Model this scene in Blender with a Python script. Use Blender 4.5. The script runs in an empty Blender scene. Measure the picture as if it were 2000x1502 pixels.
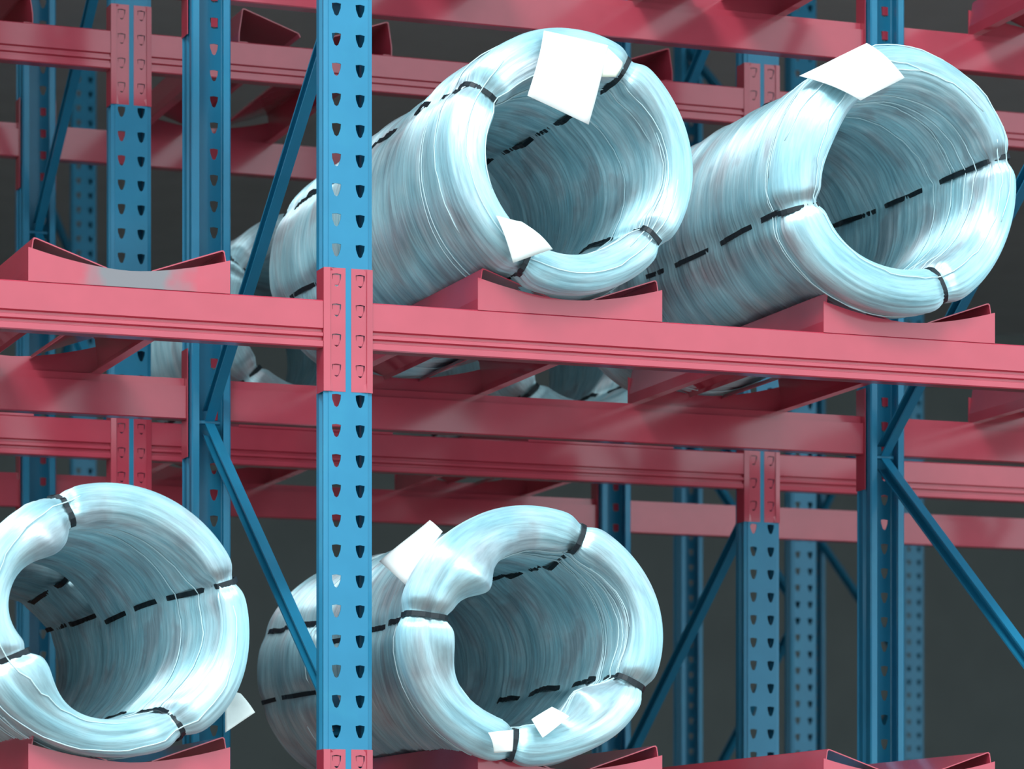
import bpy, bmesh, math, random
import numpy as np
from mathutils import Vector, Matrix
C = bpy.context.scene.collection
PI = math.pi
# ------------------------------------------------------------------ camera
FPX, YH, PSI, CX, D0, CZ = 6876.6, 1815.9, 0.3543, -2.6646, 8.3832, -1.3416
cam = bpy.data.cameras.new('camera'); camo = bpy.data.objects.new('camera', cam); C.objects.link(camo)
camo.location = (CX, -D0, CZ); camo.rotation_euler = (PI / 2, 0, -PSI)
cam.sensor_width = 36; cam.sensor_fit = 'HORIZONTAL'; cam.lens = FPX / 2000 * 36
cam.shift_y = (YH - 751) / 2000
cam.dof.use_dof = True; cam.dof.focus_distance = 9.1; cam.dof.aperture_fstop = 5.0
cam.clip_start = 0.1; cam.clip_end = 200
bpy.context.scene.camera = camo
# ------------------------------------------------------------------ light
vs = bpy.context.scene.view_settings
vs.view_transform = 'Standard'; vs.look = 'None'; vs.gamma = 1; vs.use_curve_mapping = False
vs.exposure = 0.0
w = bpy.data.worlds.new('sky'); bpy.context.scene.world = w; w.use_nodes = True
bg = w.node_tree.nodes['Background']
bg.inputs[0].default_value = (0.74, 0.94, 1.0, 1); bg.inputs[1].default_value = 1.95
sun = bpy.data.lights.new('sun', 'SUN'); suno = bpy.data.objects.new('sun', sun); C.objects.link(suno)
sun.energy = 2.2; sun.angle = math.radians(16); sun.color = (0.93, 0.99, 1.0)
suno.rotation_euler = Vector((0.40, 0.66, -0.66)).to_track_quat('-Z', 'Y').to_euler()

# ------------------------------------------------------------------ materials
def mat(name):
    m = bpy.data.materials.new(name); m.use_nodes = True
    nt = m.node_tree; b = nt.nodes['Principled BSDF']
    return m, nt, b
def painted(name, col, rough=.38, spec=.6, var=.12, dirt=None, dirtamt=.5, scale=9, coat=0):
    m, nt, b = mat(name)
    tc = nt.nodes.new('ShaderNodeTexCoord')
    n = nt.nodes.new('ShaderNodeTexNoise'); n.inputs['Scale'].default_value = scale; n.inputs['Detail'].default_value = 6
    nt.links.new(tc.outputs['Object'], n.inputs['Vector'])
    mx = nt.nodes.new('ShaderNodeMix'); mx.data_type = 'RGBA'
    mx.inputs['A'].default_value = (*[c * (1 - var) for c in col], 1)
    mx.inputs['B'].default_value = (*[min(1, c * (1 + var) + .01) for c in col], 1)
    nt.links.new(n.outputs['Fac'], mx.inputs['Factor'])
    out = mx.outputs['Result']
    if dirt:
        n2 = nt.nodes.new('ShaderNodeTexNoise'); n2.inputs['Scale'].default_value = scale * .6; n2.inputs['Detail'].default_value = 8
        n2.inputs['Roughness'].default_value = .65
        nt.links.new(tc.outputs['Object'], n2.inputs['Vector'])
        r = nt.nodes.new('ShaderNodeValToRGB'); r.color_ramp.elements[0].position = .52; r.color_ramp.elements[1].position = .72
        r.color_ramp.elements[1].color = (dirtamt, dirtamt, dirtamt, 1)
        nt.links.new(n2.outputs['Fac'], r.inputs['Fac'])
        m2 = nt.nodes.new('ShaderNodeMix'); m2.data_type = 'RGBA'
        nt.links.new(r.outputs['Color'], m2.inputs['Factor']); nt.links.new(out, m2.inputs['A'])
        m2.inputs['B'].default_value = (*dirt, 1); out = m2.outputs['Result']
    nt.links.new(out, b.inputs['Base Color'])
    b.inputs['Roughness'].default_value = rough
    b.inputs['Specular IOR Level'].default_value = spec
    b.inputs['Coat Weight'].default_value = coat; b.inputs['Coat Roughness'].default_value = .12; b.inputs['Coat IOR'].default_value = 1.57
    bp = nt.nodes.new('ShaderNodeBump'); bp.inputs['Strength'].default_value = .08; bp.inputs['Distance'].default_value = .004
    nt.links.new(n.outputs['Fac'], bp.inputs['Height']); nt.links.new(bp.outputs['Normal'], b.inputs['Normal'])
    return m
RED = painted('red_paint', (0.46, 0.028, 0.060), dirt=(0.42, .04, .075), dirtamt=.35, spec=.4, rough=.5, coat=1)
RED2 = painted('red_paint_cradle', (0.46, 0.028, 0.060), dirt=(0.42, .05, .085), dirtamt=.4, spec=.4, rough=.5, coat=1)
BLUE = painted('blue_paint', (0.006, 0.19, 0.34), rough=.45, spec=.4, dirt=(.02, .26, .38), dirtamt=.35, coat=.2)
STRAP = painted('black_strap', (0.006, 0.012, 0.018), rough=.5, spec=.4, scale=30)
PAPER = painted('white_paper', (0.92, 0.93, 0.92), rough=.75, spec=.2, var=.03, dirt=(.8, .76, .7), dirtamt=.5, scale=14)
RAG = painted('white_cloth', (0.85, 0.9, 0.86), rough=.85, spec=.2, scale=30)
YTAG = painted('yellowish_paper', (0.8, 0.82, 0.68), rough=.7, spec=.2)
CONC = painted('concrete', (0.17, 0.095, 0.08), rough=.7, spec=.3, scale=2)
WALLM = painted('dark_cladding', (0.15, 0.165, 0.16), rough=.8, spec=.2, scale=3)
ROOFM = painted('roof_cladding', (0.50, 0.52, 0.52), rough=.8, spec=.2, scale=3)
BOXM = painted('brown_board', (0.16, .11, .10), rough=.8, spec=.2)
TEAL = painted('teal_wrap', (0.03, 0.28, 0.30), rough=.4, spec=.5)
# worn grey centre of the empty cradle front
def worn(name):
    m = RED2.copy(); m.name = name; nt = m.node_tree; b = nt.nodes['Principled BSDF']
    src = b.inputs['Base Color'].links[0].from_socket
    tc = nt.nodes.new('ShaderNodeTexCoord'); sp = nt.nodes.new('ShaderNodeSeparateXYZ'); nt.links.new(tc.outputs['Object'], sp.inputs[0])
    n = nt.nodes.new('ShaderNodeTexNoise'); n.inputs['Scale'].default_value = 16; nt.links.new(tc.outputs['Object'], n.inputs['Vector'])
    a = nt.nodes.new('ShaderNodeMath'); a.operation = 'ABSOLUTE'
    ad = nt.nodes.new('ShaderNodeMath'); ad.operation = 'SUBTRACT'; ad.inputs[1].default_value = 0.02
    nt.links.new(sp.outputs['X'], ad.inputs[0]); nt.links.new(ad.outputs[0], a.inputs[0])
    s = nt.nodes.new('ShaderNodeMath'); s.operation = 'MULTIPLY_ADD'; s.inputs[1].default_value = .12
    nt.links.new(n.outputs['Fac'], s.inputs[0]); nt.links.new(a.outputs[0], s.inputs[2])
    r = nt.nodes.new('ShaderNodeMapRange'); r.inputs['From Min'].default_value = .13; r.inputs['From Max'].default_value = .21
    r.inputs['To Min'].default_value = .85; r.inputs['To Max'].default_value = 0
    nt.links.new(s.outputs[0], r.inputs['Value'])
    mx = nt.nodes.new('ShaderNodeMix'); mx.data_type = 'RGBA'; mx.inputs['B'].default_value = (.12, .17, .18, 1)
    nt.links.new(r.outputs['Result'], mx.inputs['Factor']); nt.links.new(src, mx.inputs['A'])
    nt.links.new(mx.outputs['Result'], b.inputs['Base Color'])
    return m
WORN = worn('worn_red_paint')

ANI = 0.0
def wire_mat():
    m, nt, b = mat('galvanised_wire')
    uv = nt.nodes.new('ShaderNodeUVMap')
    sp = nt.nodes.new('ShaderNodeSeparateXYZ'); nt.links.new(uv.outputs[0], sp.inputs[0])
    an = nt.nodes.new('ShaderNodeMath'); an.operation = 'MULTIPLY'; an.inputs[1].default_value = PI / 2; nt.links.new(sp.outputs['Y'], an.inputs[0])
    co_ = nt.nodes.new('ShaderNodeMath'); co_.operation = 'COSINE'; nt.links.new(an.outputs[0], co_.inputs[0])
    si_ = nt.nodes.new('ShaderNodeMath'); si_.operation = 'SINE'; nt.links.new(an.outputs[0], si_.inputs[0])
    cb = nt.nodes.new('ShaderNodeCombineXYZ'); nt.links.new(sp.outputs['X'], cb.inputs['X']); nt.links.new(co_.outputs[0], cb.inputs['Y']); nt.links.new(si_.outputs[0], cb.inputs['Z'])
    mp = nt.nodes.new('ShaderNodeMapping'); mp.inputs['Scale'].default_value = (160, 3.2, 3.2)
    nt.links.new(cb.outputs[0], mp.inputs[0])
    n = nt.nodes.new('ShaderNodeTexNoise'); n.inputs['Scale'].default_value = 1; n.inputs['Detail'].default_value = 4; n.inputs['Roughness'].default_value = .6
    nt.links.new(mp.outputs[0], n.inputs['Vector'])
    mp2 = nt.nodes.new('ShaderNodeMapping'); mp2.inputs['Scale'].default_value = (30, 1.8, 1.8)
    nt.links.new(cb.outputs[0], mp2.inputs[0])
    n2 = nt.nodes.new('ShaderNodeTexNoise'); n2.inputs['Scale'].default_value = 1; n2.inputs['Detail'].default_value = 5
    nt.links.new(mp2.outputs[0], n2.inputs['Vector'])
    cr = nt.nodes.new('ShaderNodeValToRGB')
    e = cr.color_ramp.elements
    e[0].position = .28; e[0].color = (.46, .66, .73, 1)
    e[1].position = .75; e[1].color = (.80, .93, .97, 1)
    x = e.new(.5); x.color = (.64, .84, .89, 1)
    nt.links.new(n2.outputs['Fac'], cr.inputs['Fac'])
    mx = nt.nodes.new('ShaderNodeMix'); mx.data_type = 'RGBA'; mx.blend_type = 'MULTIPLY'; mx.inputs['Factor'].default_value = .5
    cr2 = nt.nodes.new('ShaderNodeValToRGB'); cr2.color_ramp.elements[0].position = .35; cr2.color_ramp.elements[1].position = .6
    cr2.color_ramp.elements[0].color = (.6, .6, .62, 1)
    nt.links.new(n.outputs['Fac'], cr2.inputs['Fac'])
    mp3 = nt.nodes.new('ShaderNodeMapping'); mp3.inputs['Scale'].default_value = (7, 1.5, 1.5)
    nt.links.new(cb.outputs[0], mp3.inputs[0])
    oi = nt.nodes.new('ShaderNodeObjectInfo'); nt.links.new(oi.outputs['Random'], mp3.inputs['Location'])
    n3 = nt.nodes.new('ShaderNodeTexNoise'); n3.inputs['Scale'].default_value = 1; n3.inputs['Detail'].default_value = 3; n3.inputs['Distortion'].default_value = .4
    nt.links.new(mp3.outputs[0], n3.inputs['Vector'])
    ct = nt.nodes.new('ShaderNodeValToRGB'); q = ct.color_ramp.elements  # patchy brownish to cyan tint, painting warm and cool reflections into the wire colour
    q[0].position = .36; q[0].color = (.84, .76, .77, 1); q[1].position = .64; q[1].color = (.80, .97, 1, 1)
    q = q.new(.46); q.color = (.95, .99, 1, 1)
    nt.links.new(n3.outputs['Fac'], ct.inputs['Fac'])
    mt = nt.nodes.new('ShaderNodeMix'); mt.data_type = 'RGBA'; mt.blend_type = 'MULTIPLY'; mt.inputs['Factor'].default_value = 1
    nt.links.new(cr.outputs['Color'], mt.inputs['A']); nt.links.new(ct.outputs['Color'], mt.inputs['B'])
    nt.links.new(mt.outputs['Result'], mx.inputs['A']); nt.links.new(cr2.outputs['Color'], mx.inputs['B'])
    nt.links.new(mx.outputs['Result'], b.inputs['Base Color'])
    b.inputs['Metallic'].default_value = .8; b.inputs['Roughness'].default_value = .5
    b.inputs['Anisotropic'].default_value = .95; b.inputs['Anisotropic Rotation'].default_value = ANI
    tg = nt.nodes.new('ShaderNodeTangent'); tg.direction_type = 'UV_MAP'; tg.uv_map = 'UVMap'; nt.links.new(tg.outputs[0], b.inputs['Tangent'])
    bp = nt.nodes.new('ShaderNodeBump'); bp.inputs['Strength'].default_value = .35; bp.inputs['Distance'].default_value = .004
    nt.links.new(n.outputs['Fac'], bp.inputs['Height']); nt.links.new(bp.outputs['Normal'], b.inputs['Normal'])
    return m
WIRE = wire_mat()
LOOSE = painted('loose_galvanised_wire', (0.62, 0.80, 0.84), rough=.4, spec=.6)

# ------------------------------------------------------------------ helpers
class MB:
    def __init__(s): s.v = []; s.f = []
    def add(s, vs, fs):
        o = len(s.v); s.v += [tuple(v) for v in vs]; s.f += [tuple(i + o for i in f) for f in fs]
    def box(s, x0, x1, y0, y1, z0, z1):
        v = [(x, y, z) for x in (x0, x1) for y in (y0, y1) for z in (z0, z1)]
        s.add(v, [(0, 1, 3, 2), (4, 6, 7, 5), (0, 4, 5, 1), (2, 3, 7, 6), (0, 2, 6, 4), (1, 5, 7, 3)])
    def prism(s, prof, a, b, mapf):
        # closed profile [(u,v)], extruded between a and b; mapf(u,v,t)->xyz
        n = len(prof)
        s.add([mapf(u, v, a) for u, v in prof] + [mapf(u, v, b) for u, v in prof],
              [(i, (i + 1) % n, n + (i + 1) % n, n + i) for i in range(n)] + [tuple(range(n))[::-1], tuple(range(n, 2 * n))])
    def sheet(s, prof, t, a, b, mapf):
        # open polyline thickened by t, as chain of quads prisms
        P = [Vector(p) for p in prof]; N = []
        for i in range(len(P)):
            d = Vector((0, 0))
            if i > 0: d += (P[i] - P[i - 1]).normalized()
            if i < len(P) - 1: d += (P[i + 1] - P[i]).normalized()
            d.normalize(); N.append(Vector((-d.y, d.x)) * t)
        s.prism([tuple(p) for p in P] + [tuple(p + n) for p, n in reversed(list(zip(P, N)))], a, b, mapf)
    def tube(s, pts, r, n=5, closed=False):
        pts = [Vector(p) for p in pts]; m = len(pts); ring = []
        for i, p in enumerate(pts):
            if closed: d = pts[(i + 1) % m] - pts[i - 1]
            else: d = pts[min(i + 1, m - 1)] - pts[max(i - 1, 0)]
            d.normalize(); up = Vector((0, 1, 0)) if abs(d.y) < .9 else Vector((1, 0, 0))
            a = d.cross(up).normalized(); b = d.cross(a)
            ring.append([p + (a * math.cos(2 * PI * k / n) + b * math.sin(2 * PI * k / n)) * r for k in range(n)])
        v = [q for rr in ring for q in rr]
        f = []
        for i in range(m if closed else m - 1):
            j = (i + 1) % m
            for k in range(n): f.append((i * n + k, i * n + (k + 1) % n, j * n + (k + 1) % n, j * n + k))
        if not closed: f += [tuple(range(n))[::-1], tuple(range((m - 1) * n, m * n))]
        s.add(v, f)
    def build(s, name, m, parent=None, smooth=False, recalc=True):
        me = bpy.data.meshes.new(name); me.from_pydata(s.v, [], s.f); me.materials.append(m)
        if recalc:
            bm = bmesh.new(); bm.from_mesh(me); bmesh.ops.recalc_face_normals(bm, faces=bm.faces); bm.to_mesh(me); bm.free()
        if smooth: me.polygons.foreach_set('use_smooth', [True] * len(me.polygons))
        return link(name, me, parent)
def link(name, me, parent=None):
    o = bpy.data.objects.new(name, me); C.objects.link(o)
    if parent: o.parent = parent
    return o
def thing(name, label, cat, loc=(0, 0, 0), group=None, rz=0):
    group = group or {'upright_frame': 'blue upright frames of the racks', 'rack_rail': 'red beams of the racks', 'coil_cradle': 'red coil cradles on the beams', 'wire_coil': 'galvanised wire coils on the racks'}.get(name)
    o = bpy.data.objects.new(name, None); C.objects.link(o); o.location = loc; o.rotation_euler.z = rz
    o.empty_display_size = .1
    return tag(o, label, cat, group)
def tag(o, label, cat, group=None):
    o['label'] = label; o['category'] = cat; o['kind'] = 'thing'
    if group: o['group'] = group
    return o

# ------------------------------------------------------------------ setting
FZ, RZ = -2.98, 3.3
def struct(name, bx, m):
    b = MB(); b.box(*bx); o = b.build(name, m); o['kind'] = 'structure'; return o
struct('floor', (-18, 22, -9, 16, FZ - .2, FZ), CONC)
struct('ceiling', (-18, 22, -.35, 16, RZ, RZ + .2), ROOFM)  # unseen roof; its height and front edge are set to shade the rear racks
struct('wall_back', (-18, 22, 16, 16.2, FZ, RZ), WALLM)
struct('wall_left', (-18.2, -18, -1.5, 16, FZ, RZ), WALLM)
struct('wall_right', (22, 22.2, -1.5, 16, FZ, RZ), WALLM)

# ------------------------------------------------------------------ rack pieces
D, G, BAY, L = 1.362, 2.205, 2.129, 1.2
CHH = .308; BB, BT = .1077, .2265        # connector height, beam bottom and top above the connector foot
PW, PD = .0575, .085                     # post half width, post depth
PITCH, H0 = .075, .128                   # hole pitch and phase
HOLE = [(-.012, .014), (0, .016), (.012, .014), (.011, .002), (.005, -.014), (0, -.017), (-.005, -.014), (-.011, .002)]
def hole_sheet(b, x0, x1, xc, z0, z1, y, keys):
    """flat sheet at depth y with a keyhole cut round (xc, zc) for each zc in keys"""
    zc = sorted(k for k in keys if z0 + .02 < k < z1 - .02)
    edges = [z0] + [(zc[i] + zc[i + 1]) / 2 for i in range(len(zc) - 1)] + [z1]
    for i, c in enumerate(zc):
        a, t = edges[i], edges[i + 1]; m = c
        outer = [(x0, t), (xc, t), (x1, t), (x1, m), (x1, a), (xc, a), (x0, a), (x0, m)]
        inner = [(xc + u, c + v) for u, v in HOLE]
        b.add([(p[0], y, p[1]) for p in outer] + [(p[0], y, p[1]) for p in inner],
              [(k, (k + 1) % 8, 8 + (k + 1) % 8, 8 + k) for k in range(8)])
def weld_solid(b, name, m, th=.0028, off=-1):
    me = bpy.data.meshes.new(name); me.from_pydata(b.v, [], b.f)
    bm = bmesh.new(); bm.from_mesh(me); bmesh.ops.remove_doubles(bm, verts=bm.verts, dist=1e-5)
    bmesh.ops.recalc_face_normals(bm, faces=bm.faces)
    bmesh.ops.solidify(bm, geom=bm.faces[:], thickness=th)
    bm.to_mesh(me); bm.free(); me.materials.append(m); return me
PZ0, PZ1 = FZ + .012, 3.2
def post_mesh():
    b = MB(); n0 = int(math.ceil((PZ0 + .03 - H0) / PITCH)); n1 = int((PZ1 - .03 - H0) / PITCH)
    keys = [H0 + PITCH * k for k in range(n0, n1 + 1)]
    for s in (-1, 1):
        hole_sheet(b, min(0, s * (PW - .006)), max(0, s * (PW - .006)), s * .031, PZ0, PZ1, 0, keys)
        e = PW - .006
        pl = [(s * e, 0), (s * (PW - .002), .002), (s * PW, .006), (s * PW, .030), (s * (PW - .008), .038), (s * (PW - .008), .050), (s * PW, .058), (s * PW, PD - .004), (s * (PW - .004), PD), (s * (PW - .022), PD)]
        v = [(x, y, z) for x, y in pl for z in (PZ0, PZ1)]
        b.add(v, [(2 * i, 2 * i + 2, 2 * i + 3, 2 * i + 1) for i in range(len(pl) - 1)])
    return weld_solid(b, 'post', BLUE)
POST = post_mesh()
b = MB(); b.box(-.08, .08, -.02, .11, FZ, FZ + .012)
FOOT = b.build('foot_plate', BLUE).data; bpy.data.objects.remove(bpy.data.objects['foot_plate'])
def brace_mesh(y0, z0, y1, z1):
    # C channel, open towards -X
    a = Vector((0, y0, z0)); c = Vector((0, y1, z1)); d = (c - a); ln = d.length; d.normalize(); n = Vector((0, -d.z, d.y))
    b = MB(); h, w_, t = .021, .028, .003
    prof = [(w_ / 2, -h), (w_ / 2, h), (-w_ / 2, h), (-w_ / 2, h - .006), (-w_ / 2 + t, h - .006), (-w_ / 2 + t, h - t), (w_ / 2 - t, h - t), (w_ / 2 - t, -h + t), (-w_ / 2 + t, -h + t), (-w_ / 2 + t, -h + .006), (-w_ / 2, -h + .006), (-w_ / 2, -h)]
    b.prism(prof, 0, ln, lambda u, v, t_: a + d * t_ + n * v + Vector((u, 0, 0)))
    return b
def frame(label, X, Y, front_phase, detail=True):
    t = thing('upright_frame', label, 'rack frame', (X, Y, FZ))
    for yy, rz in ((0, 0), (D, PI)):
        p = link('post', POST, t); p.location = (0, yy, -FZ); p.rotation_euler.z = rz
        f = link('foot_plate', FOOT, t); f.location = (0, yy, -FZ); f.rotation_euler.z = rz
    z = front_phase; k = -8
    nodes = []
    for k in range(-6, 8):
        zz = front_phase + .95 * k
        if FZ + .1 < zz < 3.15: nodes.append((PD - .03 if k % 2 == 0 else D - PD + .03, zz))
    for i in range(len(nodes) - 1):
        (y0, z0), (y1, z1) = nodes[i], nodes[i + 1]
        bb = brace_mesh(y0, z0 + .02, y1, z1 - .02)
        o = bb.build('brace', BLUE, t); o.location = (0, 0, -FZ)
        # bolts at the nodes
    for y0, z0 in nodes:
        m = MB(); m.tube([(-.032, y0, z0), (.032, y0, z0)], .007, 6)
        m.tube([(-.036, y0, z0), (-.029, y0, z0)], .012, 6)
        o = m.build('bolt', BLUE, t); o.location = (0, 0, -FZ)
    return t
# beam: profile in (Y, Z) with Y=0 the outer face
def beam_data():
    h0, h1 = BB, BT; H = h1 - h0
    prof = [(0, h1 - .003), (.003, h1), (.030, h1), (.030, h1 - .022), (.050, h1 - .024), (.050, h0 + .003), (.047, h0), (.003, h0), (0, h0 + .003),
            (0, h0 + .017), (.009, h0 + .020), (.009, h0 + .026), (0, h0 + .029),
            (0, h0 + .037), (.009, h0 + .040), (.009, h0 + .046), (0, h0 + .049)]
    b = MB(); b.prism(prof, -(BAY / 2 - PW - .0072), BAY / 2 - PW - .0072, lambda u, v, t: (t, u, v))
    me = b.build('tmp', RED).data; bpy.data.objects.remove(bpy.data.objects['tmp'])
    conns = []
    keys = [H0 + PITCH * k for k in range(-3, 6)]
    for s in (-1, 1):
        b = MB(); xe = s * (BAY / 2 - PW)                       # post edge
        xi = s * (BAY / 2 - .0075)
        hole_sheet(b, min(xe, xi), max(xe, xi), s * (BAY / 2 - .031), .0, CHH, -.0035, keys)
        v = [(xe, -.0035, z) for z in (0, CHH)]
        xo = s * (BAY / 2 - PW - .0036)
        pl = [(xe, -.0035), (xo, -.001), (xo, .058)]
        vv = [(x, y, z) for x, y in pl for z in (0, CHH)]
        b.add(vv, [(2 * i, 2 * i + 2, 2 * i + 3, 2 * i + 1) for i in range(len(pl) - 1)])
        conns.append(weld_solid(b, 'connector', RED, .003))
    # hooks seen inside the connector holes
    hk = []
    for s in (-1, 1):
        x = s * (BAY / 2 - .031); b = MB(); b.box(-.0095, .0095, -.0005, .004, -.012, .0135)
        me_h = b.build('tmp', RED).data; bpy.data.objects.remove(bpy.data.objects['tmp'])
        hk.append((me_h, [(x, 0, k) for k in keys if .02 < k < CHH - .02]))
    return me, conns, hk
BEAM, CONN, HOOK = beam_data()
def beam(label, Xc, Y, Z, back=False, group=None):
    t = thing('rack_rail', label, 'beam', (Xc, Y, Z), group, PI if back else 0)
    link('rail_profile', BEAM, t)
    for c, h in zip(CONN, HOOK):
        o = link('connector', c, t)
        for pos in h[1]:
            q = link('hook', h[0], o); q.location = pos
    return t
# cradle
CWD = .2525
def cradle_data():
    out = {}
    n = 20; y1 = D
    def plate():
        b = MB(); P = []
        for i in range(n + 1):
            x = -CWD + 2 * CWD * i / n; u = abs(x) / CWD
            P.append((x, .040 + .042 * u ** 1.7))
        prof = [(-CWD, 0)] + P + [(CWD, 0)]
        # strip faces so the concave outline is filled correctly
        for i in range(n):
            (xa, za), (xb, zb) = P[i], P[i + 1]
            v = [(xa, 0, 0), (xb, 0, 0), (xb, 0, zb), (xa, 0, za), (xa, .004, 0), (xb, .004, 0), (xb, .004, zb), (xa, .004, za)]
            f = [(0, 1, 2, 3), (7, 6, 5, 4), (3, 2, 6, 7), (0, 4, 5, 1)]
            if i == 0: f.append((0, 3, 7, 4))
            if i == n - 1: f.append((1, 5, 6, 2))
            b.add(v, f)
        return b.build('tmp', RED2)
    o = plate(); out['front'] = o.data; bpy.data.objects.remove(o)
    out['wing'] = []; out['side'] = []
    for s in (-1, 1):
        b = MB(); b.sheet([(s * .052, .032), (s * .058, .0433), (s * .232, .1035), (s * .238, .104)], .003 * s, .006, y1 - .006, lambda u, v, t: (u, t, v))
        o = b.build('tmp', RED2); out['wing'].append(o.data); bpy.data.objects.remove(o)
        b = MB(); b.sheet([(s * (CWD - .03), .0), (s * (CWD - .001), .0), (s * (CWD - .001), .03), (s * .240, .104), (s * .236, .1045)], .003 * s, .005, y1 - .005, lambda u, v, t: (u, t, v))
        o = b.build('tmp', RED2); out['side'].append(o.data); bpy.data.objects.remove(o)
    return out
CR = cradle_data()
def cradle(label, X, Y, Z, m=None, group=None, front=True):
    t = thing('coil_cradle', label, 'cradle', (X, Y, Z + BT), group)
    f = link('end_plate', CR['front'], t) if front else None
    if m:
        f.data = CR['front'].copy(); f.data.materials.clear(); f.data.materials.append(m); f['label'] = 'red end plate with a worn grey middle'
    r = link('end_plate', CR['front'], t); r.location = (0, D, 0); r.rotation_euler.z = PI
    for k in (0, 1):
        link('sloping_plate', CR['wing'][k], t); link('side_plate', CR['side'][k], t)
    return t

# ------------------------------------------------------------------ racks
frame('blue perforated upright frame in the foreground left of centre', 0, 0, 1.05)
frame('blue front-rack frame right of centre, rear post behind the right-hand coils', BAY, 0, 1.05)
frame('blue perforated frame of the second rack, left, behind the empty cradle', 0, G, .10)
frame('blue perforated frame of the second rack, between the lower middle coil and right post', BAY, G, .10)
frame('dim blue frame at the far right edge behind the diagonal brace', 2 * BAY, G, .10)
lv = {1: 'above the coils', 0: 'at middle height', -1: 'along the bottom edge'}
side = {-1: 'left', 0: 'middle', 1: 'right'}
def bx(i): return i * BAY + BAY / 2
beam('bright front red beam at middle height, left of the foreground post', bx(-1), 0, 0)
beam('bright front red beam at middle height carrying the two big upper coils', bx(0), 0, 0)
beam('front red beam at the bottom edge, left bay, under the lower left coil', bx(-1), 0, -L)
beam('front red beam at the bottom edge, right of the foreground post', bx(0), 0, -L)
beam('front red beam above the picture, left bay of the front rack', bx(-1), 0, L)
beam('front red beam above the picture, right of the foreground post', bx(0), 0, L)
beam('rear red beam of the front rack at middle height, left bay', bx(-1), D, 0, True)
beam('shaded rear red beam of the front rack below the upper coils', bx(0), D, 0, True)
beam('rear red beam of the front rack at middle height, right edge bay', bx(1), D, 0, True)
beam('rear red beam of the front rack at the top left corner', bx(-1), D, L, True)
beam('topmost long red beam crossing behind the top of the upper middle coil', bx(0), D, L, True)
beam('topmost red beam at the top right corner behind the right coil', bx(1), D, L, True)
beam('rear red beam of the front rack at the bottom, left bay', bx(-1), D, -L, True)
beam('rear red beam of the front rack at the bottom, middle bay', bx(0), D, -L, True)
beam('second-rack red beam at top left ending at the dark blue post', bx(-1), G, L)
beam('second-rack red beam behind the upper coils, one below the topmost', bx(0), G, L)
beam('second-rack red beam at right, mostly behind the right coil', bx(1), G, L)
beam('second-rack dark red beam at middle height, left bay', bx(-1), G, 0)
beam('second-rack dark red beam at middle height, lower of the shaded pair in the middle', bx(0), G, 0)
beam('second-rack red beam at middle height, right bay', bx(1), G, 0)
beam('second-rack rear red beam at left, low between the blue posts', bx(-1), G + D, L, True)
beam('second-rack rear red beam behind the left shoulder of the upper middle coil', bx(0), G + D, L, True)
beam('second-rack rear red beam behind the lower left coil, left bay', bx(-1), G + D, 0, True)
beam('second-rack rear dark red beam just above the lower middle coil', bx(0), G + D, 0, True)
beam('second-rack rear red beam at lower right behind the diagonal brace', bx(1), G + D, 0, True)

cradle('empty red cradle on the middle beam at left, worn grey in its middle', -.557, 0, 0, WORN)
cradle('red cradle under the upper middle coil', .597, 0, 0)
cradle('red cradle under the upper right coil', 1.561, 0, 0)
cradle('red cradle under the lower left coil', -.557, 0, -L)
cradle('red cradle under the lower middle coil', .597, 0, -L)
cradle('empty red cradle at the bottom right', 1.561, 0, -L)
for x, l in ((-1.52, 'left end'), (-.557, 'left of the foreground post'), (.597, 'over the upper middle coil'), (1.561, 'over the upper right coil'), (2.70, 'at the top right corner')):
    cradle('red cradle seen from below at the top, ' + l, x, 0, L)
cradle('red cradle slanting down at far left below the middle beam', -1.52, 0, 0)
cradle('red cradle slanting below the middle beam at the right edge', 2.70, 0, 0)
for x, l in ((-.557, 'left of the far left post'), (.597, 'behind the blue diagonal brace'), (1.561, 'behind the upper middle coil')):
    cradle('dark red cradle on the second rack, upper level, ' + l, x, G, L, front=False)
for x, l in ((-.557, 'behind the worn empty cradle'), (.597, 'behind the upper middle coil'), (1.561, 'behind the upper right coil')):
    cradle('dark red cradle on the second rack, middle level, ' + l, x, G, 0)

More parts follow.
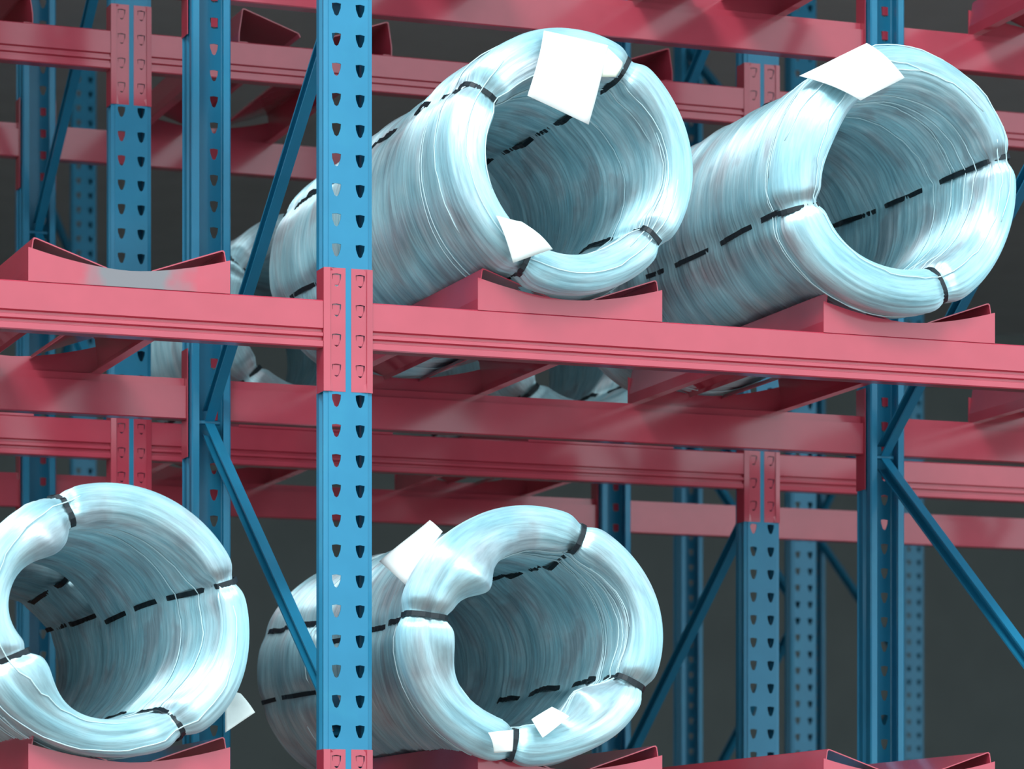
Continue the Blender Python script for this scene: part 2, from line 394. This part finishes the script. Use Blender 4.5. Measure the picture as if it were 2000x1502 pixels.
# ------------------------------------------------------------------ coils
def coil(label, cx, zbeam, y0, length, R, wall, seed, straps, bulges=(), sx=1.0, foff=(0, 0), flare=.022, NT=180, ds=.0048, loops=16, group=None, material=None, cz=None):
    rng = np.random.default_rng(seed)
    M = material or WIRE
    if cz is None: cz = zbeam + BT + .0267 + 1.054 * (R - .002) + .009
    t = thing('wire_coil', label, 'wire coil', (cx, y0, cz - R), group)
    ri = R - wall; rc = wall * .42
    # closed profile: outer surface front->back, back rim, inner surface back->front, front rim
    P = []; N = []
    def seg(a, b, n):
        k = max(2, int((Vector(b) - Vector(a)).length / ds))
        for i in range(k): P.append((a[0] + (b[0] - a[0]) * i / k, a[1] + (b[1] - a[1]) * i / k)); N.append(n)
    def arc(c, a0, a1):
        k = max(3, int(abs(a1 - a0) * rc / ds))
        for i in range(k):
            q = a0 + (a1 - a0) * i / k; P.append((c[0] + rc * math.cos(q), c[1] + rc * math.sin(q))); N.append((math.cos(q), math.sin(q)))
    seg((rc, R), (length - rc, R), (0, 1)); arc((length - rc, R - rc), PI / 2, 0)
    seg((length, R - rc), (length, ri + rc), (1, 0)); arc((length - rc, ri + rc), 0, -PI / 2)
    seg((length - rc, ri), (rc, ri), (0, -1)); arc((rc, ri + rc), -PI / 2, -PI)
    seg((0, ri + rc), (0, R - rc), (-1, 0)); arc((rc, R - rc), PI, PI / 2)
    P = np.array(P); N = np.array(N); NS = len(P)
    th = np.arange(NT) * 2 * PI / NT
    def pnoise(ns, nt):
        g = rng.normal(size=(ns, nt))
        si = np.arange(NS) / NS * ns; i0 = si.astype(int) % ns; i1 = (i0 + 1) % ns; fs = si - si.astype(int); fs = fs * fs * (3 - 2 * fs)
        tj = th / (2 * PI) * nt; j0 = tj.astype(int) % nt; j1 = (j0 + 1) % nt; ft = tj - tj.astype(int); ft = ft * ft * (3 - 2 * ft)
        a = g[i0][:, j0] * (1 - ft) + g[i0][:, j1] * ft; b_ = g[i1][:, j0] * (1 - ft) + g[i1][:, j1] * ft
        return a * (1 - fs)[:, None] + b_ * fs[:, None]
    d = .0011 * pnoise(NS, 9) + .0014 * pnoise(NS // 3, 8) + .0022 * pnoise(NS // 12, 9) + .005 * pnoise(14, 6)
    A = P[:, 0][:, None]; Rr = P[:, 1][:, None]
    inner = np.clip(-N[:, 1], 0, 1)[:, None]; outer = np.clip(N[:, 1], 0, 1)[:, None]; frontw = np.clip(-N[:, 0], 0, 1)[:, None]
    pin = np.zeros((1, NT))
    for s in straps:
        q = (th - math.radians(s) + PI) % (2 * PI) - PI; pin += np.exp(-(q / .085) ** 2)[None]
    nearfront = np.exp(-(A / .16) ** 2)
    d = d - pin * (.006 + .012 * nearfront)
    for ang, wd, amp, which in bulges:
        q = (th - math.radians(ang) + PI) % (2 * PI) - PI; g = np.exp(-(q / wd) ** 2)[None]
        wv = inner + .3 * frontw if which == 'in' else (outer + .3 * frontw if which == 'out' else frontw)
        d = d + g * amp * wv * np.exp(-(A / .18) ** 2)
    body = flare * (1 - np.exp(-((A) / .22) ** 2)) * outer
    a2 = P[:, 0][:, None] + N[:, 0][:, None] * d
    r2 = P[:, 1][:, None] + N[:, 1][:, None] * d - body
    # the ends are not cut straight
    a2 = a2 + nearfront * (.012 * np.sin(th * 2 + seed)[None] + .008 * np.sin(th * 3 + 2 * seed)[None])
    ox = foff[0] * np.exp(-(A / .25) ** 2); oz = foff[1] * np.exp(-(A / .25) ** 2)
    X = r2 * np.cos(th)[None] * (1 + (sx - 1) * np.exp(-(A / .3) ** 2)) + ox
    Z = r2 * np.sin(th)[None] + oz
    Y = a2 + 0 * X
    co = np.stack([X, Y, Z + R], -1)
    me = bpy.data.meshes.new('wire_bundle')
    i = np.arange(NS)[:, None]; j = np.arange(NT)[None]; i1 = (i + 1) % NS; j1 = (j + 1) % NT
    quads = np.stack([i * NT + j, i * NT + j1, i1 * NT + j1, i1 * NT + j], -1).reshape(-1, 4)
    me.vertices.add(NS * NT); me.vertices.foreach_set('co', co.reshape(-1))
    nf = len(quads); me.loops.add(nf * 4); me.loops.foreach_set('vertex_index', quads.reshape(-1))
    me.polygons.add(nf); me.polygons.foreach_set('loop_start', np.arange(nf) * 4)
    me.polygons.foreach_set('use_smooth', np.ones(nf, bool))
    uvl = me.uv_layers.new(name='UVMap')
    u = (i + 0 * j); v = (j + 0 * i)
    uq = np.stack([np.stack([u, v], -1), np.stack([u, v + 1], -1), np.stack([u + 1, v + 1], -1), np.stack([u + 1, v], -1)], 2).reshape(-1, 2).astype(float)
    uq[:, 0] *= ds; uq[:, 1] *= 1.0 / NT * 4
    uvl.data.foreach_set('uv', uq.reshape(-1))
    me.update(calc_edges=True); me.validate()
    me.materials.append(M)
    ob = link('wire_bundle', me, t)
    # straps: flat bands lying along the profile at one angle, sinking between wires here and there
    for s in straps:
        a = math.radians(s); jj = int(round(a / (2 * PI) * NT)) % NT
        b = MB(); pts = []
        ph = rng.uniform(0, 6, 3)
        tw = np.array([-math.sin(a), 0, math.cos(a)])
        for k in range(0, NS, 3):
            c = co[k, jj]; nx, nr = N[k]
            nv = np.array([nr * math.cos(a), nx, nr * math.sin(a)])
            fr = math.exp(-(P[k, 0] / .12) ** 2)
            q = k * ds
            dep = .0045 * math.sin(q * 19 + ph[0]) + .003 * math.sin(q * 41 + ph[1]) + .004 * fr + .0008
            drift = .006 * math.sin(q * 5 + ph[2])
            cc = c + nv * dep + tw * drift
            pts.append((cc, nv))
        hw, tk = .0065, .0022; n = len(pts)
        for cc, nv in pts:
            for sg, h in ((-1, -tk), (1, -tk), (1, tk), (-1, tk)):
                b.v.append(tuple(cc + tw * hw * sg + nv * h))
        for k in range(n):
            m2 = (k + 1) % n
            for e in range(4):
                f = (e + 1) % 4; b.f.append((k * 4 + e, k * 4 + f, m2 * 4 + f, m2 * 4 + e))
        b.build('strap', STRAP, t)
    # loose turns standing proud of the rim
    if loops:
        b = MB()
        cand = [k for k in range(NS) if P[k, 0] < .30]
        for q in range(loops):
            k = int(rng.choice(cand)); a0 = rng.uniform(0, 2 * PI); span = rng.uniform(1.2, 4.5); slip = rng.integers(-14, 14)
            n = int(span / .09); pts = []
            for e in range(n + 1):
                uu = e / n; a = a0 + span * uu; jj = int(round((a % (2 * PI)) / (2 * PI) * NT)) % NT
                kk = int(k + slip * uu) % NS; nx, nr = N[kk]
                nv = np.array([nr * math.cos(a), nx, nr * math.sin(a)])
                pts.append(co[kk, jj] + nv * (.0035 * math.sin(PI * uu) ** .5))
            b.tube([tuple(p) for p in pts], .0017, 4)
        o = b.build('loose_wire', LOOSE, t, smooth=True); o['kind'] = 'stuff'
    return t, co, N, P

c1 = coil('upper middle coil of galvanised wire with a large white paper over its rim', .581, 0, -.085, 1.08, .331, .103, 3,
     (146, 59, -38, -117), [(8, .7, -.035, 'in'), (110, .4, .02, 'in')], flare=-.006)
c2 = coil('upper right coil of galvanised wire with a white paper diamond on its top', 1.508, 0, -.085, 1.08, .353, .118, 8,
     (14, -67, 197, 112), [(150, .5, .02, 'in'), (200, .6, .015, 'out'), (20, .8, -.03, 'in')], flare=.025)
c3 = coil('lower middle coil of galvanised wire with an inward lump in its ring', .545, -L, -.085, 1.08, .328, .098, 5,
     (64, 172, -25, -100), [(140, .28, .055, 'in'), (120, .6, .03, 'in'), (185, .4, .03, 'in'), (-50, .28, .05, 'in'), (15, .6, -.03, 'in')], sx=1.06, foff=(-.075, 0), flare=0)
c4 = coil('lower left coil of galvanised wire, cut by the left edge', -.625, -L, -.085, 1.08, .331, .092, 12,
     (112, 20, -58, 203), [(128, .3, .04, 'in'), (215, .45, .06, 'in'), (0, .8, -.03, 'in'), (-40, .5, .015, 'out')], sx=1.05, flare=.012)
coil('rear coil of galvanised wire behind the foreground post on the upper level', .597, 0, 1.06, .58, .332, .10, 21, (150, 200, 60, -40), NT=140, ds=.006, loops=6, flare=0)
coil('rear coil of galvanised wire on the upper level, behind the right coil', 1.54, 0, 1.06, .58, .332, .10, 22, (140, 205, 60, -40), NT=140, ds=.006, loops=6, flare=0)
coil('rear coil of galvanised wire behind the foreground post on the lower level', .56, -L, 1.06, .58, .332, .10, 23, (160, 195, 60, -40), NT=140, ds=.006, loops=6, flare=0)
coil('rear coil of galvanised wire behind the lower left coil', -.59, -L, 1.06, .58, .325, .10, 24, (30, 205, 60, -40), NT=140, ds=.006, loops=0, flare=0)
coil('second-rack wire coil glimpsed under the middle beam left of the foreground post', .60, 0, G + .05, 1.05, .325, .10, 25, (150, 225, 60, -40), NT=140, ds=.006, loops=0, flare=0)
coil('coil of galvanised wire on the second rack, hidden behind the upper right coil', 1.54, 0, G + .05, .95, .32, .10, 26, (150, 225, 60, -40), NT=120, ds=.007, loops=0, flare=0)

# ------------------------------------------------------------------ papers and rags
def unproj(x, y, Y):
    t = (x - 1000) / FPX; c, s = math.cos(PSI), math.sin(PSI); dy = Y + D0
    dx = dy * (t * c + s) / (c - t * s); zc = dx * s + dy * c
    return Vector((dx + CX, Y, (YH - y) / FPX * zc + CZ))
def paper(name, label, cat, corners, m, curl=.008, bend=0, n=10, th=.0012, seed=0):
    """corners: four (x,y,Y) points in order TL,TR,BR,BL turned into real positions"""
    rnd = random.Random(seed)
    q = [unproj(*c) for c in corners]
    b = MB(); nrm = (q[1] - q[0]).cross(q[3] - q[0]).normalized()
    if nrm.y > 0: nrm = -nrm
    ph = [rnd.uniform(0, 6) for _ in range(4)]
    v = []
    for i in range(n + 1):
        for j in range(n + 1):
            u, w_ = j / n, i / n
            p = (q[0] * (1 - u) + q[1] * u) * (1 - w_) + (q[3] * (1 - u) + q[2] * u) * w_
            p = p + nrm * (curl * math.sin(3.1 * u + ph[0]) * math.cos(2.6 * w_ + ph[1]) + bend * math.sin(PI * w_))
            v.append(p)
    for s in (0, 1):
        b.v += [tuple(p - nrm * th * s) for p in v]
    K = (n + 1) ** 2; g = lambda i, j: i * (n + 1) + j
    for i in range(n):
        for j in range(n):
            a = (g(i, j), g(i, j + 1), g(i + 1, j + 1), g(i + 1, j)); b.f.append(a); b.f.append(tuple(K + k for k in a[::-1]))
    for i in range(n):
        for a, c in ((g(i, 0), g(i + 1, 0)), (g(i + 1, n), g(i, n)), (g(0, i + 1), g(0, i)), (g(n, i), g(n, i + 1))):
            b.f.append((a, c, K + c, K + a))
    o = b.build(name, m, smooth=True)
    # origin at the sheet's centre
    c = sum((Vector(x) for x in b.v), Vector()) / len(b.v)
    o.data.transform(Matrix.Translation(-c)); o.location = c
    return tag(o, label, cat)
paper('paper_sheet', 'large white paper draped over the top rim of the upper middle coil', 'paper',
      [(1062, 60, -.112), (1188, 88, -.112), (1150, 243, -.135), (1030, 187, -.135)], PAPER, .006, .012, seed=1)
paper('paper_tag', 'small yellowish paper scrap right of the large white paper', 'paper',
      [(1182, 88, -.105), (1216, 122, -.105), (1203, 150, -.12), (1170, 150, -.12)], YTAG, .003, .01, seed=2)
paper('paper_sheet', 'white paper diamond on top of the upper right coil', 'paper',
      [(1562, 146, -.085), (1692, 86, -.105), (1768, 150, -.125), (1680, 198, -.135)], PAPER, .006, .015, seed=3)
paper('paper_sheet', 'white paper sticking out behind the upper left of the lower middle coil', 'paper',
      [(742, 1098, .17), (838, 1014, .12), (866, 1040, .07), (790, 1140, .10)], PAPER, .006, .01, seed=4)
paper('paper_tag', 'small pale tag at the bottom inside the lower middle coil', 'paper',
      [(1038, 1405, -.08), (1078, 1380, -.08), (1112, 1400, -.11), (1060, 1440, -.11)], RAG, .005, .0, seed=5)
paper('plastic_wrap', 'pale torn plastic flap at the lower right of the lower left coil', 'plastic',
      [(440, 1345, .06), (470, 1355, .05), (498, 1392, .03), (440, 1430, .02)], RAG, .006, .0, seed=6)
paper('cloth_rag', 'white torn rag tied at the lower left rim of the upper middle coil', 'rag',
      [(968, 422, -.125), (1020, 432, -.13), (1078, 488, -.14), (1004, 512, -.135)], RAG, .008, .012, seed=7)
paper('cloth_rag', 'pale knotted rag at the bottom of the lower middle coil', 'rag',
      [(952, 1432, -.12), (1004, 1424, -.125), (1000, 1468, -.13), (966, 1470, -.13)], RAG, .008, .008, seed=8)

# ------------------------------------------------------------------ background racks
def far_frame(label, X, Y, ph):
    t = frame(label, X, Y, ph); return t
far_frame('dim blue perforated upright far behind, standing between the second-rack post and the right-hand post', 4.10, 6.1, .1)
far_frame('dim blue upright frame far behind, immediately right of the right-hand post', 6.352, 9.46, .1)
far_frame('dim blue upright frame far behind at top left, between two second-rack posts', 1.578, 9.46, .1)
